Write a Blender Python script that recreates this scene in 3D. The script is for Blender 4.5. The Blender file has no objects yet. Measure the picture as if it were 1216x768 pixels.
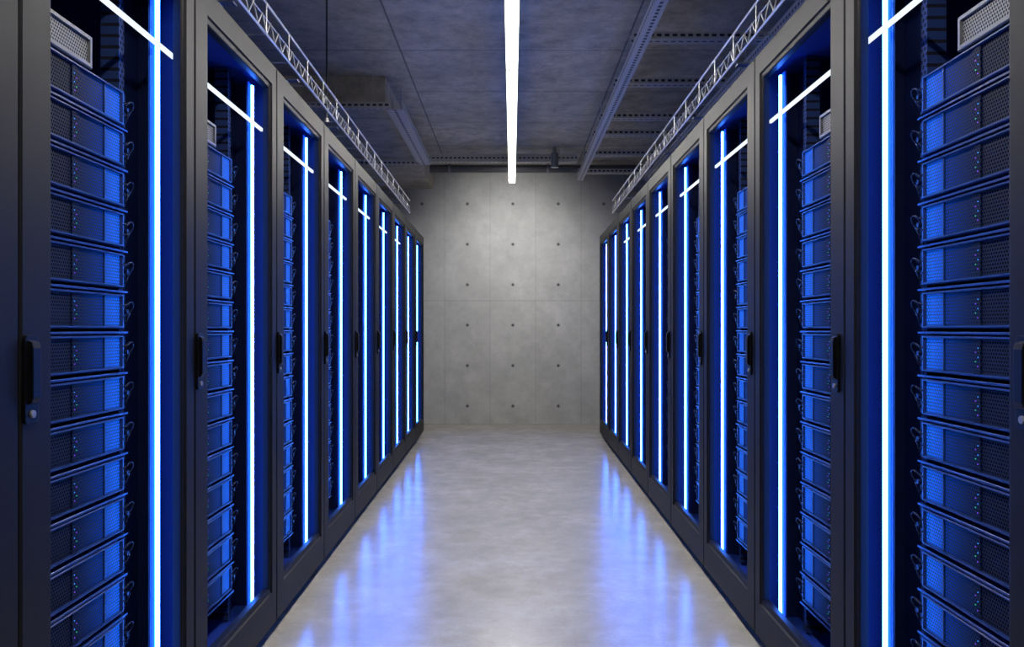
import bpy, bmesh, math, random
from mathutils import Vector, Matrix
random.seed(4)
C = bpy.context.scene.collection
F = 964.0
CAMH = 1.13

# ------------------------------------------------------------------ node helpers
class NT:
    def __init__(s, name):
        s.m = bpy.data.materials.new(name); s.m.use_nodes = True
        s.t = s.m.node_tree; s.t.nodes.clear()
        s.out = s.t.nodes.new('ShaderNodeOutputMaterial')
    def n(s, typ, **kw):
        x = s.t.nodes.new(typ)
        for k, v in kw.items():
            if hasattr(x, k): setattr(x, k, v)
        return x
    def l(s, a, b): s.t.links.new(a, b)
    def setin(s, sock, v):
        if isinstance(v, bpy.types.NodeSocket): s.l(v, sock)
        else: sock.default_value = v
    def math(s, op, a, b=0.0, c=None):
        x = s.n('ShaderNodeMath', operation=op)
        s.setin(x.inputs[0], a); s.setin(x.inputs[1], b)
        if c is not None: s.setin(x.inputs[2], c)
        return x.outputs[0]
    def xyz(s):
        tc = s.n('ShaderNodeTexCoord'); sp = s.n('ShaderNodeSeparateXYZ')
        s.l(tc.outputs['Object'], sp.inputs[0])
        return tc.outputs['Object'], sp.outputs[0], sp.outputs[1], sp.outputs[2]
    def noise(s, vec, scale, detail=4, rough=.55):
        x = s.n('ShaderNodeTexNoise'); s.l(vec, x.inputs['Vector'])
        x.inputs['Scale'].default_value = scale; x.inputs['Detail'].default_value = detail
        x.inputs['Roughness'].default_value = rough
        return x.outputs['Fac']
    def ramp(s, f, stops):
        x = s.n('ShaderNodeValToRGB'); s.l(f, x.inputs[0]); e = x.color_ramp.elements
        while len(e) < len(stops): e.new(.5)
        for i, (p, c) in enumerate(stops):
            e[i].position = p; e[i].color = (c[0], c[1], c[2], 1) if not isinstance(c, (int, float)) else (c, c, c, 1)
        return x.outputs[0]
    def mix(s, f, a, b):
        x = s.n('ShaderNodeMix', data_type='RGBA')
        s.setin(x.inputs[0], f)
        for k, v in ((6, a), (7, b)):
            if isinstance(v, bpy.types.NodeSocket): s.l(v, x.inputs[k])
            else: x.inputs[k].default_value = (v[0], v[1], v[2], 1)
        return x.outputs[2]
    def bump(s, h, st, dist=.01):
        x = s.n('ShaderNodeBump'); s.l(h, x.inputs['Height'])
        x.inputs['Strength'].default_value = st; x.inputs['Distance'].default_value = dist
        return x.outputs[0]
    def principled(s, color, rough=.5, metal=0.0, normal=None, emis=None, estr=0.0, spec=None):
        p = s.n('ShaderNodeBsdfPrincipled')
        if isinstance(color, bpy.types.NodeSocket): s.l(color, p.inputs['Base Color'])
        else: p.inputs['Base Color'].default_value = (color[0], color[1], color[2], 1)
        s.setin(p.inputs['Roughness'], rough); s.setin(p.inputs['Metallic'], metal)
        if spec is not None: p.inputs['Specular IOR Level'].default_value = spec
        if normal is not None: s.l(normal, p.inputs['Normal'])
        if emis is not None:
            p.inputs['Emission Color'].default_value = (emis[0], emis[1], emis[2], 1)
            s.setin(p.inputs['Emission Strength'], estr)
        s.l(p.outputs[0], s.out.inputs[0]); return s.m

def simple(name, col, rough=.5, metal=0.0, nscale=120, var=.12, bump=0.0, spec=None):
    t = NT(name); v, X, Y, Z = t.xyz(); f = t.noise(v, nscale, 3)
    a = tuple(c * (1 - var) for c in col); b = tuple(min(1, c * (1 + var)) for c in col)
    return t.principled(t.mix(f, a, b), rough, metal, t.bump(f, bump, .002) if bump else None, spec=spec)

def emit(name, col, strength):
    t = NT(name); e = t.n('ShaderNodeEmission'); e.inputs[0].default_value = (*col, 1)
    e.inputs[1].default_value = strength; t.l(e.outputs[0], t.out.inputs[0]); return t.m

def perf(name, metalcol, holecol, p=.0085, r=.0031, rough=.35, metal=.8, emis=None, estr=0, spec=.5):
    t = NT(name); v, X, Y, Z = t.xyz(); q = p * 1.732
    def cell(off):
        a = t.math('MULTIPLY', t.math('SUBTRACT', t.math('FRACT', t.math('ADD', t.math('DIVIDE', Y, p), off + 50)), .5), p)
        b = t.math('MULTIPLY', t.math('SUBTRACT', t.math('FRACT', t.math('ADD', t.math('DIVIDE', Z, q), off + 50)), .5), q)
        return t.math('SQRT', t.math('ADD', t.math('MULTIPLY', a, a), t.math('MULTIPLY', b, b)))
    d = t.math('MINIMUM', cell(0), cell(.5))
    hole = t.math('LESS_THAN', d, r)
    col = t.mix(hole, metalcol, holecol)
    me = t.math('MULTIPLY', t.math('SUBTRACT', 1.0, hole), metal)
    ro = t.math('ADD', t.math('MULTIPLY', hole, .4), rough)
    es = 0
    if emis:   # light strip glow painted as emission in the holes, fading away from the strip
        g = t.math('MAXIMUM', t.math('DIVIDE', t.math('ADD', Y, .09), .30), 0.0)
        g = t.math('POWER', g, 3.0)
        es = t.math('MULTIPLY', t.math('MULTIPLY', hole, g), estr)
    return t.principled(col, ro, me, None, emis, es, spec=spec)

def slotted(name, axis):
    t = NT(name); v, X, Y, Z = t.xyz()
    lon, lat = (Y, X) if axis == 'Y' else (X, Y)
    side = t.math('LESS_THAN', t.math('ABSOLUTE', Z), .008)
    bot = t.math('LESS_THAN', t.math('ABSOLUTE', lat), .009)
    fr = t.math('LESS_THAN', t.math('FRACT', t.math('ADD', t.math('DIVIDE', lon, .045), 100)), .6)
    h = t.math('MULTIPLY', t.math('MAXIMUM', side, bot), fr)
    return t.principled(t.mix(h, (.55, .53, .48), (.03, .03, .032)), .45, t.math('MULTIPLY', t.math('SUBTRACT', 1.0, h), .2))

def concrete_wall():
    t = NT('concrete_wall'); v, X, Y, Z = t.xyz()
    n1 = t.noise(v, 1.3, 5, .6); n2 = t.noise(v, 7, 7, .7); n3 = t.noise(v, 60, 3)
    base = t.ramp(n1, [(.3, (.35, .355, .35)), (.7, (.48, .485, .48))])
    base = t.mix(t.ramp(n2, [(.38, 0.0), (.7, .6)]), base, (.27, .272, .27))
    cx = t.math('FLOOR', t.math('DIVIDE', t.math('SUBTRACT', X, .28), .54))
    cz = t.math('FLOOR', t.math('DIVIDE', t.math('SUBTRACT', Z, 1.46), 2.0))
    wn = t.n('ShaderNodeTexWhiteNoise'); cb = t.n('ShaderNodeCombineXYZ'); t.l(cx, cb.inputs[0]); t.l(cz, cb.inputs[1]); t.l(cb.outputs[0], wn.inputs['Vector'])
    base = t.mix(t.math('MULTIPLY', wn.outputs[0], .25), base, (.27, .27, .27))
    fx = t.math('MULTIPLY', t.math('SUBTRACT', t.math('FRACT', t.math('ADD', t.math('DIVIDE', t.math('SUBTRACT', X, .01), .54), 50.5)), .5), .54)
    fz = t.math('MULTIPLY', t.math('SUBTRACT', t.math('FRACT', t.math('ADD', t.math('DIVIDE', t.math('SUBTRACT', Z, .21), .48), 50.5)), .5), .48)
    d = t.math('SQRT', t.math('ADD', t.math('MULTIPLY', fx, fx), t.math('MULTIPLY', fz, fz)))
    hole = t.math('LESS_THAN', d, .017)
    ring = t.math('MULTIPLY', t.math('LESS_THAN', d, .028), .2)
    sx = t.math('GREATER_THAN', t.math('ABSOLUTE', fx), .2665)
    sz = t.math('LESS_THAN', t.math('ABSOLUTE', t.math('SUBTRACT', Z, 1.46)), .0045)
    seam = t.math('MULTIPLY', t.math('MAXIMUM', sx, sz), .38)
    base = t.mix(ring, base, (.2, .2, .2)); base = t.mix(seam, base, (.15, .15, .15)); base = t.mix(hole, base, (.075, .075, .075))
    hgt = t.math('SUBTRACT', t.math('MULTIPLY', n3, .3), t.math('MAXIMUM', hole, seam))
    return t.principled(base, .62, 0, t.bump(hgt, .3, .005))

def concrete_ceiling():
    t = NT('concrete_ceiling'); v, X, Y, Z = t.xyz()
    n1 = t.noise(v, 1.6, 6, .65); n2 = t.noise(v, 6, 8, .78)
    base = t.ramp(n1, [(.3, (.42, .375, .28)), (.7, (.64, .575, .44))])
    base = t.mix(t.ramp(n2, [(.40, 0.0), (.66, .75)]), base, (.19, .172, .138))
    fx = t.math('ABSOLUTE', t.math('SUBTRACT', t.math('FRACT', t.math('ADD', t.math('DIVIDE', t.math('SUBTRACT', X, .75), 1.5), 50)), .5))
    fy = t.math('ABSOLUTE', t.math('SUBTRACT', t.math('FRACT', t.math('ADD', t.math('DIVIDE', t.math('SUBTRACT', Y, 5.46), .95), 50)), .5))
    seam = t.math('MAXIMUM', t.math('GREATER_THAN', fx, .496), t.math('GREATER_THAN', fy, .494))
    base = t.mix(t.math('MULTIPLY', seam, .7), base, (.05, .05, .05))
    return t.principled(base, .7, 0, t.bump(t.math('SUBTRACT', t.math('MULTIPLY', n2, .9), seam), .5, .01))

def concrete_floor():
    t = NT('polished_concrete_floor'); v, X, Y, Z = t.xyz()
    n1 = t.noise(v, 2.4, 5, .6); n2 = t.noise(v, 9, 7, .7); n3 = t.noise(v, 80, 2)
    base = t.ramp(n1, [(.3, (.35, .325, .275)), (.7, (.48, .45, .39))])
    base = t.mix(t.ramp(n2, [(.35, 0.0), (.7, .65)]), base, (.265, .245, .21))
    base = t.mix(t.ramp(n3, [(.4, 0.0), (.8, .15)]), base, (.18, .17, .15))
    r = t.math('ADD', t.math('MULTIPLY', n1, .05), .20)
    return t.principled(base, r, 0, None, spec=.65)

M = dict(
    wall=concrete_wall(), ceil=concrete_ceiling(), floor=concrete_floor(),
    frame=simple('satin_dark_metal', (.007, .007, .008), .46, .0, 400, .3, .04, .1),
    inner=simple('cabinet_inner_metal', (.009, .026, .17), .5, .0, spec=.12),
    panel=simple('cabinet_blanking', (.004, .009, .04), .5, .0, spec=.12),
    plinth=simple('black_plinth', (.012, .012, .014), .55, .2),
    black=simple('black_plastic', (.0025, .0025, .003), .38, .0, spec=.12),
    chrome=simple('lock_metal', (.2, .2, .2), .5, .6),
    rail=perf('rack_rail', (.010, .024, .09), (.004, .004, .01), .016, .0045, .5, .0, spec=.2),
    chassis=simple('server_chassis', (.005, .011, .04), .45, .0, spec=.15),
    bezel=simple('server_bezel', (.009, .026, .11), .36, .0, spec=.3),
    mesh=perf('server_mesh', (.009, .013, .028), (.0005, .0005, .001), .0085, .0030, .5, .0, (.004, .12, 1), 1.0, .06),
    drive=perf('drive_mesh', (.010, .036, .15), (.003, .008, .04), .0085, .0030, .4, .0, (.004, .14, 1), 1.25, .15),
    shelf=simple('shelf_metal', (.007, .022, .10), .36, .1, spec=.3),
    smesh=perf('silver_mesh', (.13, .13, .13), (.01, .01, .01), .0085, .003, .5, .0, spec=.3),
    silver=simple('silver_paint', (.10, .10, .10), .5, .0),
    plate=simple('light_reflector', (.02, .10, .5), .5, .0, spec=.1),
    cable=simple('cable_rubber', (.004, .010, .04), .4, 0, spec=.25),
    wire=simple('galvanised_wire', (.46, .46, .46), .35, .8),
    strutY=slotted('slotted_channel_long', 'Y'), strutX=slotted('slotted_channel_cross', 'X'),
    alu=simple('aluminium', (.3, .32, .35), .35, .9),
    pipe=simple('painted_pipe', (.12, .12, .125), .5, .2),
    housing=simple('lamp_housing', (.05, .05, .052), .4, .5),
    led=emit('led_core', (.035, .18, 1.0), 60.0), ledside=emit('led_edge', (.02, .17, 1.0), 1.6),
    streak=emit('reflection_glow', (.76, .88, 1.0), 1.25),  # glow for the imitated ceiling light reflections, not a lamp
    lamp=emit('lamp_diffuser', (1.0, .965, .92), 104.0), lamprim=emit('lamp_rim', (1.0, .965, .92), 5.0),
    violet=emit('indicator_violet', (.35, .08, 1.0), .9), green=emit('indicator_green', (.05, .9, .3), .7), cyan=emit('indicator_blue', (.05, .35, 1), 1.2),
)

# ------------------------------------------------------------------ mesh builder; local coords (a along row, o towards aisle, z up)
class MB:
    def __init__(s, side=None): s.v = []; s.f = []; s.mi = []; s.side = side
    def P(s, p): return (s.side * p[1], p[0], p[2]) if s.side else tuple(p)
    def add(s, vs, fs, mi=0):
        b = len(s.v); s.v += [s.P(p) for p in vs]
        for f in fs: s.f.append([b + i for i in f]); s.mi.append(mi)
        return s
    def box(s, a0, a1, o0, o1, z0, z1, mi=0):
        vs = [(a0, o0, z0), (a1, o0, z0), (a1, o1, z0), (a0, o1, z0), (a0, o0, z1), (a1, o0, z1), (a1, o1, z1), (a0, o1, z1)]
        return s.add(vs, [(0, 3, 2, 1), (4, 5, 6, 7), (0, 1, 5, 4), (1, 2, 6, 5), (2, 3, 7, 6), (3, 0, 4, 7)], mi)
    def ring(s, loops, mi=0):           # loops of (a0,a1,z0,z1,o), closed torus
        vs = []
        for a0, a1, z0, z1, o in loops: vs += [(a0, o, z0), (a1, o, z0), (a1, o, z1), (a0, o, z1)]
        fs = []; n = len(loops)
        for i in range(n):
            j = (i + 1) % n
            for k in range(4):
                m = (k + 1) % 4; fs.append((i * 4 + k, i * 4 + m, j * 4 + m, j * 4 + k))
        return s.add(vs, fs, mi)
    def prism(s, prof, a0, a1, mi=0):   # prof of (o,z) extruded along a
        n = len(prof); vs = [(a0, o, z) for o, z in prof] + [(a1, o, z) for o, z in prof]
        fs = [tuple(range(n)), tuple(range(2 * n - 1, n - 1, -1))] + [(i, (i + 1) % n, n + (i + 1) % n, n + i) for i in range(n)]
        return s.add(vs, fs, mi)
    def oprism(s, prof, o0, o1, mi=0):  # prof of (a,z) extruded towards aisle
        n = len(prof); vs = [(a, o0, z) for a, z in prof] + [(a, o1, z) for a, z in prof]
        fs = [tuple(range(n)), tuple(range(2 * n - 1, n - 1, -1))] + [(i, (i + 1) % n, n + (i + 1) % n, n + i) for i in range(n)]
        return s.add(vs, fs, mi)
    def tube(s, pts, r, n=6, mi=0):
        pts = [Vector(p) for p in pts]; vs = []; up = None
        for i, p in enumerate(pts):
            d = (pts[min(i + 1, len(pts) - 1)] - pts[max(i - 1, 0)]).normalized()
            if up is None: up = Vector((0, 0, 1)) if abs(d.z) < .9 else Vector((1, 0, 0))
            x = d.cross(up).normalized(); y = x.cross(d).normalized(); up = y
            for k in range(n):
                t = 2 * math.pi * k / n; vs.append(tuple(p + x * (r * math.cos(t)) + y * (r * math.sin(t))))
        fs = []
        for i in range(len(pts) - 1):
            for k in range(n):
                m = (k + 1) % n; fs.append((i * n + k, i * n + m, (i + 1) * n + m, (i + 1) * n + k))
        fs += [tuple(range(n - 1, -1, -1)), tuple((len(pts) - 1) * n + k for k in range(n))]
        return s.add(vs, fs, mi)
    def build(s, name, mats, parent=None, bevel=0, smooth=False, loc=None, rz=0):
        me = bpy.data.meshes.new(name); bm = bmesh.new()
        vs = [bm.verts.new(p) for p in s.v]
        for f, mi in zip(s.f, s.mi):
            fc = bm.faces.new([vs[i] for i in f]); fc.material_index = mi; fc.smooth = smooth
        bmesh.ops.recalc_face_normals(bm, faces=bm.faces[:])
        if bevel: bmesh.ops.bevel(bm, geom=bm.edges[:], offset=bevel, segments=2, affect='EDGES', profile=.7, clamp_overlap=True)
        bm.to_mesh(me); bm.free()
        for m in (mats if isinstance(mats, (list, tuple)) else [mats]): me.materials.append(m)
        o = bpy.data.objects.new(name, me); C.objects.link(o)
        if parent: o.parent = parent
        if loc: o.location = loc
        o.rotation_euler.z = rz
        return o

def tag(o, label, cat, group=None):
    o['label'] = label; o['category'] = cat
    if group: o['group'] = group
    return o
def empty(name, loc=(0, 0, 0), rz=0):
    o = bpy.data.objects.new(name, None); C.objects.link(o); o.location = loc; o.rotation_euler.z = rz
    o.empty_display_size = .1; return o
def dup(root, loc, rz):
    r = root.copy(); C.objects.link(r); r.location = loc; r.rotation_euler.z = rz
    for ch in list(root.children):
        c = ch.copy(); C.objects.link(c); c.parent = r
        for g in list(ch.children):
            d = g.copy(); C.objects.link(d); d.parent = c
    return r
def struct(o): o['kind'] = 'structure'; return o

# ------------------------------------------------------------------ room
RX, Y0, Y1, H = 2.6, -2.2, 9.64, 3.0
struct(MB().box(-RX, RX, Y0, Y1, -.1, 0).build('floor', M['floor']))
struct(MB().box(-RX, RX, Y0, Y1, H, H + .1).build('ceiling', M['ceil']))
struct(MB().box(-RX, RX, Y1, Y1 + .1, -.1, H + .1).build('wall_back', M['wall']))
struct(MB().box(-RX, RX, Y0 - .1, Y0, -.1, H + .1).build('wall_front', M['wall']))
struct(MB().box(-RX - .1, -RX, Y0, Y1, -.1, H + .1).build('wall_left', M['wall']))
struct(MB().box(RX, RX + .1, Y0, Y1, -.1, H + .1).build('wall_right', M['wall']))
struct(MB().box(-RX, -.94, 6.02, Y1, 2.79, H).build('trim_1', M['ceil'], bevel=.008))

# ------------------------------------------------------------------ rows
W = .8
ROW = {-1: dict(side=1, w=.838, k=.0114, y0=2.21 - W), 1: dict(side=-1, w=.838, k=.0093, y0=2.093 - W)}
def rowpt(sx, y, z=0):
    R = ROW[sx]; return (sx * (R['w'] + R['k'] * y), y, z)
def rowrot(sx): return ROW[sx]['k'] * (-sx)

def make_cabinet(side):
    root = empty('server_cabinet')
    b = MB(side); D = -1.03
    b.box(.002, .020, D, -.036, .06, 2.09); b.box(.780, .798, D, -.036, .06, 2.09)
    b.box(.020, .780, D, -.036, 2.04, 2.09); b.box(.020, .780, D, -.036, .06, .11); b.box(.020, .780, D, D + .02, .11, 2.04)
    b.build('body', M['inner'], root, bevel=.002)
    p = MB(side); p.box(.03, .77, -1.0, -.05, .018, .06)
    p.build('plinth', M['plinth'], root, bevel=.002)
    for a in (.06, .74):
        for o in (-.08, -.95):
            f = MB(side); f.tube([(a, o, 0), (a, o, .012), (a, o, .02)], .022, 12); f.build('levelling_foot', M['plinth'], root)
    d = MB(side)
    d.ring([(.003, .797, .045, 2.095, -.030), (.003, .797, .045, 2.095, -.004), (.007, .793, .049, 2.091, 0),
            (.094, .742, .168, 2.020, 0), (.098, .738, .172, 2.016, -.006), (.109, .730, .186, 2.004, -.008), (.112, .727, .189, 2.001, -.011), (.112, .727, .189, 2.001, -.030)])
    door = d.build('door', M['frame'], root)
    h = MB(side); ha = -.006 if side > 0 else .018
    def rr(a0, a1, z0, z1, r):
        out = []
        for cx, cz, t0 in ((a1 - r, z1 - r, 0), (a0 + r, z1 - r, 90), (a0 + r, z0 + r, 180), (a1 - r, z0 + r, 270)):
            for i in range(5):
                t = math.radians(t0 + i * 22.5); out.append((cx + r * math.cos(t), cz + r * math.sin(t)))
        return out
    h.oprism(rr(.009 + ha, .050 + ha, .962, 1.118, .010), 0, .007)
    h.prism([(.005, 1.110), (.014, 1.106), (.017, 1.095), (.017, 1.008), (.013, .999), (.005, .996)], .016 + ha, .040 + ha)
    h.build('handle', M['black'], door, bevel=.0015)
    lk = MB(side); lk.oprism([(.029 + ha + .007 * math.cos(2 * math.pi * i / 16), .979 + .007 * math.sin(2 * math.pi * i / 16)) for i in range(16)], .006, .011)
    lk.build('lock', M['chrome'], door, bevel=.001)
    for a0 in (.118, .606):
        r_ = MB(side); r_.box(a0, a0 + .028, -.118, -.115, .12, 2.03); r_.box(a0, a0 + .003, -.16, -.118, .12, 2.03)
        r_.build('mounting_rail', M['rail'], root)
    bp = MB(side); bp.box(.642, .779, -.150, -.145, .115, 2.03); bp.build('blanking_panel', M['panel'], root)
    sp = MB(side); sp.box(.7765, .7795, -.144, -.038, .115, 2.03); sp.build('side_lining', M['panel'], root)
    lp = MB(side); lp.box(.679, .721, -.074, -.0685, .125, 2.01); lp.build('light_channel', M['plate'], root)
    ls = MB(side); ls.box(.6935, .7065, -.068, -.056, .135, 2.0)
    strip = ls.build('light_strip', M['led'], root)
    for a0, a1 in ((.6905, .6933), (.7067, .7095)):
        e = MB(side); e.box(a0, a1, -.068, -.0625, .135, 2.0); e.build('diffuser_edge', M['ledside'], strip)
    return root

def make_server(side):
    root = empty('rack_server')
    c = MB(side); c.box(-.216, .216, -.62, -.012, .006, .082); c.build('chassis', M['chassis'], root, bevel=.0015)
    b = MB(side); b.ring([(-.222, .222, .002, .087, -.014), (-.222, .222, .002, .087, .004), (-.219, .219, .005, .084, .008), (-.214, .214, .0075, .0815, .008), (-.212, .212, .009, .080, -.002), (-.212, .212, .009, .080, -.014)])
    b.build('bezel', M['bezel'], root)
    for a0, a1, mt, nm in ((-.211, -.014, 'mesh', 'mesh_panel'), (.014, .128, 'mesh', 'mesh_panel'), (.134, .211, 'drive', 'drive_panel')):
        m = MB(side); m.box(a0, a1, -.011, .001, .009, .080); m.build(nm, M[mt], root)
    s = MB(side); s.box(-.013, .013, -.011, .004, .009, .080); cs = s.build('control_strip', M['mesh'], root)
    s = MB(side); s.box(.129, .133, -.011, .005, .009, .080); s.build('divider', M['bezel'], root)
    l = MB(side)
    for i, (a, z, mi) in enumerate(((-.005, .062, 2), (.004, .053, 0), (-.005, .043, 2), (.004, .034, 1), (-.004, .024, 0))):
        l.box(a - .001, a + .001, .003, .005, z - .001, z + .001, mi)
    l.build('indicator_lights', [M['violet'], M['green'], M['cyan']], cs)
    for sg in (-1, 1):
        e = MB(side); a0, a1 = sorted((sg * .223, sg * .243)); e.box(a0, a1, -.006, .0, .004, .085)
        e.tube([(sg * .233, 0, .044), (sg * .233, .012, .044)], .006, 10); e.build('mounting_ear', M['chassis'], root)
    r = MB(side); r.prism([(-.5, -.010), (-.5, -.007), (.004, -.007), (.008, -.005), (.009, -.006), (.009, -.010)], -.238, .238)
    r.build('slide_rail', M['shelf'], root)
    for (z0, rad, ph, o0) in ((.058, .016, 0, .006), (.032, .013, 1.2, .002)):
        k = MB(side)
        pts = [(.215, .008, z0)]
        for i in range(13):
            t = ph + math.pi * .8 - i * math.pi * 2 / 11
            pts.append((.249 + rad * .8 * math.cos(t), o0 + .008 * math.sin(i * .6), z0 - .006 + rad * math.sin(t)))
        pts.append((.258, -.02, z0 - .02)); k.tube(pts, .0018, 6)
        k.build('cable', M['cable'], root, smooth=True)
    return root

def make_switch(side):
    root = empty('network_switch')
    c = MB(side); c.box(-.14, .14, -.4, -.004, .0, .068); c.build('housing', M['silver'], root, bevel=.002)
    b = MB(side); b.ring([(-.145, .145, -.003, .071, -.006), (-.145, .145, -.003, .071, .004), (-.142, .142, 0, .068, .007), (-.134, .134, .007, .061, .007), (-.133, .133, .008, .060, -.006)])
    b.build('front_frame', M['silver'], root)
    m = MB(side); m.box(-.133, .133, -.005, .001, .008, .060); m.build('mesh_panel', M['smesh'], root)
    return root

ORD = ['first', 'second', 'third', 'fourth', 'fifth', 'sixth', 'seventh', 'eighth', 'ninth', 'tenth', 'eleventh', 'twelfth', 'thirteenth', 'fourteenth', 'fifteenth']
NS, PITCH, SZ0 = 15, .100, .228
for sx in (-1, 1):
    R = ROW[sx]; side = R['side']; nm = 'left' if sx < 0 else 'right'; rz = rowrot(sx)
    cab0 = make_cabinet(side); srv0 = make_server(side); sw0 = make_switch(side); usedc = useds = usedw = False
    bm_ = MB(side); bm_.box(.022, .775, -.052, -.044, 1.8545, 1.8655); streak0 = bm_.build('reflection_streak', M['streak'], None)  # glowing bar imitates the ceiling light mirrored in the door glass
    first = True
    for k in range(-1 if sx < 0 else 0, 9):
        y = R['y0'] + k * W; loc = rowpt(sx, y)
        c = cab0 if not usedc else dup(cab0, loc, rz)
        c.location = loc; c.rotation_euler.z = rz; usedc = True
        c['_k'] = k
        if k == -1: lab = 'dark metal cabinet edge at the left border, nearer than the first full glass door'
        elif k == 8: lab = 'last black server cabinet of the %s row, next to the concrete end wall' % nm
        else: lab = 'black server cabinet with glass door and blue light, %s full one in the %s row' % (ORD[k], nm)
        tag(c, lab, 'server cabinet', 'server cabinets lining the aisle')
        if 0 <= k <= 5:
            rot = Matrix.Rotation(rz, 4, 'Z')
            def place(a, o, z): return tuple(Vector(loc) + rot @ Vector((side * o, a, z)))
            for i in range(NS):
                p = place(.375, -.105, SZ0 + i * PITCH)
                s = srv0 if not useds else dup(srv0, p, rz)
                s.location = p; s.rotation_euler.z = rz; useds = True
                tag(s, 'black rack server, %s from the top in the %s full cabinet of the %s row' % (ORD[NS - 1 - i], ORD[k], nm), 'server', 'rack servers in the cabinets')
            p = place(.300, -.105, SZ0 + NS * PITCH - .004)
            s = sw0 if not usedw else dup(sw0, p, rz)
            s.location = p; s.rotation_euler.z = rz; usedw = True
            tag(s, 'grey mesh-fronted unit on top of the servers in the %s full %s cabinet' % (ORD[k], nm), 'network switch', 'grey units above the servers')
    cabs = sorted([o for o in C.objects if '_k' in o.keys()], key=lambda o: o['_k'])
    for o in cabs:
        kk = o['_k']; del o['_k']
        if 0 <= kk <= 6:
            t_ = streak0 if first else streak0.copy()
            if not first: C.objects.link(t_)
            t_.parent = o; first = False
    # wire basket tray on the cabinet tops
    ys, ye = (.75 if sx < 0 else 1.35), 7.3; L = ye - ys; zb, zt, dp = .075, .185, -.30
    root = empty('wire_cable_tray', rowpt(sx, ys, 2.095), rz)
    tag(root, 'galvanised wire basket tray running along the tops of the %s row cabinets' % nm, 'cable tray', 'wire trays above the cabinet rows')
    m = MB(side)
    for o, z in ((0, zt), (0, zb + .055), (0, zb), (-.1, zb), (-.2, zb), (dp, zb), (dp, zb + .055), (dp, zt)):
        m.tube([(0, o, z), (L, o, z)], .0065 if (z == zt or z == zb and o == 0) else .0034, 6)
    n = int(L / .1)
    for i in range(n + 1):
        a = i * L / n
        if i % 3 == 0: m.tube([(a, .004, zt), (a, .004, zb - .004), (a, dp - .004, zb - .004), (a, dp - .004, zt)], .003, 5)
        if i < n:
            b_ = a + L / n; mid = (a + b_) / 2
            m.tube([(a, .004, zb), (mid, .004, zb + .055), (b_, .004, zb)], .0026, 5)
    m.build('wire_basket', M['wire'], root)
    for i in range(9):
        a = .2 + i * .8
        if a > L: break
        s = MB(side); s.box(a, a + .04, dp - .02, -.01, zb - .014, zb - .007); s.box(a, a + .04, -.06, -.054, 0, zb - .014); s.box(a, a + .04, dp + .02, dp + .026, 0, zb - .014)
        s.build('support_bracket', M['alu'], root)

# ------------------------------------------------------------------ ceiling light
LH = 2.61
root = empty('linear_ceiling_light', (0, 3.3, LH))
tag(root, 'long white linear ceiling light hanging over the middle of the aisle', 'ceiling light')
b = MB(); b.box(-.030, .030, -5.0, 5.0, .0065, .022); b.box(-.036, .036, -5.0, 5.0, .022, .07); b.build('housing', M['housing'], root)
segs = [-4.99, -3.2, -1.3, 1.38, 2.72, 4.99]
for i in range(5):
    b = MB(); b.box(-.0265, .0265, segs[i] + .045, segs[i + 1] - .045, 0, .006); df = b.build('diffuser', M['lamp'], root)
    for x0, x1 in ((-.033, -.0305), (.0305, .033)):
        b = MB(); b.box(x0, x1, segs[i] + .04, segs[i + 1] - .04, 0, .0215); b.build('diffuser_edge', M['lamprim'], df)
for y in (-3.9, -1.2, 1.2, 4.4):
    b = MB(); b.tube([(0, y, .07), (0, y, .39)], .0015, 5); b.build('suspension_wire', M['wire'], root)
# added fill spot with no fixture, brightens the end wall
l = bpy.data.lights.new('wall_fill_light', 'SPOT'); l.energy = 72; l.color = (1, .98, .95); l.spot_size = math.radians(112); l.spot_blend = 1.0; l.shadow_soft_size = .08
o = bpy.data.objects.new('wall_fill_light', l); C.objects.link(o); o.location = (0, 8.33, 2.55)
o.rotation_euler = (Vector((0, 9.64, 1.95)) - Vector(o.location)).to_track_quat('-Z', 'Y').to_euler()

# ------------------------------------------------------------------ ceiling supports
def chan(L, axis, w=.041, h=.041, t=.003):
    b = MB()
    def bx(l0, l1, x0, x1, z0, z1):
        if axis == 'Y': b.box(x0, x1, l0, l1, z0, z1)
        else: b.box(l0, l1, x0, x1, z0, z1)
    bx(-L / 2, L / 2, -w / 2, w / 2, -h / 2, -h / 2 + t); bx(-L / 2, L / 2, -w / 2, -w / 2 + t, -h / 2 + t, h / 2); bx(-L / 2, L / 2, w / 2 - t, w / 2, -h / 2 + t, h / 2)
    return b
root = empty('cable_ladder', (0, 0, 0)); tag(root, 'slotted steel cable ladder hung from the ceiling above the right row', 'cable ladder')
ZL = 2.76
for x in (.735, 1.47):
    chan(7.4, 'Y', .06, .06).build('side_rail', M['strutY'], root, loc=(x, 5.1, ZL))
for y in (1.6, 2.4, 3.2, 4.0, 4.7, 5.55, 6.45, 7.0, 7.8, 8.7):
    chan(.80, 'X', .10, .04).build('rung', M['strutX'], root, loc=(1.10, y, ZL + .051))
for y in (2.0, 3.6, 5.1, 6.7, 8.3):
    for x in (.735, 1.47):
        b = MB(); b.tube([(x, y, ZL - .03), (x, y, H)], .006, 6); b.build('threaded_rod', M['wire'], root)
root = empty('cable_tray', (0, 0, 0)); tag(root, 'slotted steel cable tray under the concrete ceiling beam above the left row', 'cable tray')
chan(2.0, 'Y', .12, .05).build('tray', M['strutY'], root, loc=(-.86, 6.96, 2.76))
chan(.62, 'X', .05, .045).build('cross_bracket', M['strutX'], root, loc=(-1.2, 5.96, 2.765))
chan(.62, 'X', .05, .045).build('cross_bracket', M['strutX'], root, loc=(-1.2, 7.9, 2.74))
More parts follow.
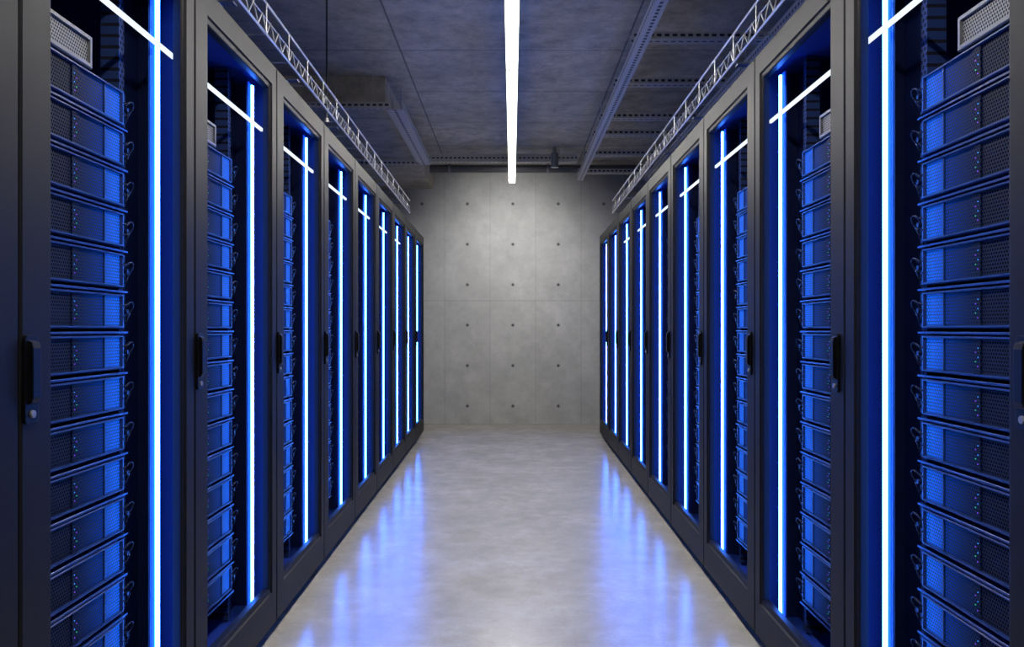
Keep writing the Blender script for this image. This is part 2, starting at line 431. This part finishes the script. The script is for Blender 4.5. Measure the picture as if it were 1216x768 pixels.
for x, y in ((-.86, 6.3), (-.86, 7.6), (-1.3, 5.96)):
    b = MB(); b.tube([(x, y, 2.76), (x, y, H)], .005, 6); b.build('threaded_rod', M['wire'], root)
root = empty('ceiling_channel', (0, 0, 0)); tag(root, 'slotted steel channel crossing the ceiling in front of the far concrete wall', 'steel channel')
chan(1.75, 'X', .06, .08).build('channel', M['strutX'], root, loc=(-.2, 8.45, 2.90))
for x in (-.7, .5):
    b = MB(); b.tube([(x, 8.45, 2.9), (x, 8.45, H)], .006, 6); b.build('threaded_rod', M['wire'], root)
root = empty('ceiling_pipe', (.1, 9.1, 2.92)); tag(root, 'dark round pipe running across the ceiling just before the far wall', 'pipe')
b = MB(); b.tube([(-1.02, 0, 0), (2.3, 0, 0)], .045, 16); b.build('pipe', M['pipe'], root, smooth=False)
for x in (-.8, .3, 1.4):
    b = MB(); b.tube([(x - .012, 0, 0), (x + .012, 0, 0)], .052, 16); b.tube([(x, 0, .04), (x, 0, .08)], .006, 6); b.build('clamp', M['alu'], root)
root = empty('sensor', (.44, 8.37, 2.79)); tag(root, 'small dark cylinder sensor fixed on the far ceiling channel', 'sensor')
b = MB(); b.tube([(0, 0, 0), (0, 0, .15)], .04, 16); b.build('housing', M['alu'], root, bevel=.003)
b = MB(); b.tube([(0, 0, .15), (0, 0, .21)], .02, 10); b.build('stem', M['alu'], root)
root = empty('hanging_rod', (-1.05, 4.6, 2.3)); tag(root, 'thin black threaded rod hanging from the ceiling above the left wire tray', 'rod')
b = MB(); b.tube([(0, 0, .02), (0, 0, .7)], .005, 6); b.build('rod', M['housing'], root)
b = MB(); b.tube([(0, 0, 0), (0, 0, .02)], .012, 6); b.build('nut', M['wire'], root)

# ------------------------------------------------------------------ world + camera
w = bpy.data.worlds.new('World'); bpy.context.scene.world = w; w.use_nodes = True
w.node_tree.nodes['Background'].inputs[0].default_value = (.02, .03, .05, 1); w.node_tree.nodes['Background'].inputs[1].default_value = .3
cam = bpy.data.cameras.new('camera'); co = bpy.data.objects.new('camera', cam); C.objects.link(co)
co.location = (0, 0, CAMH); co.rotation_euler = (math.pi / 2, 0, 0)
cam.sensor_width = 36; cam.lens = F / 1216 * 36; cam.shift_y = 6 / 1216; cam.clip_start = .05
bpy.context.scene.camera = co
vs = bpy.context.scene.view_settings; vs.view_transform = 'Standard'; vs.look = 'None'; vs.exposure = 0
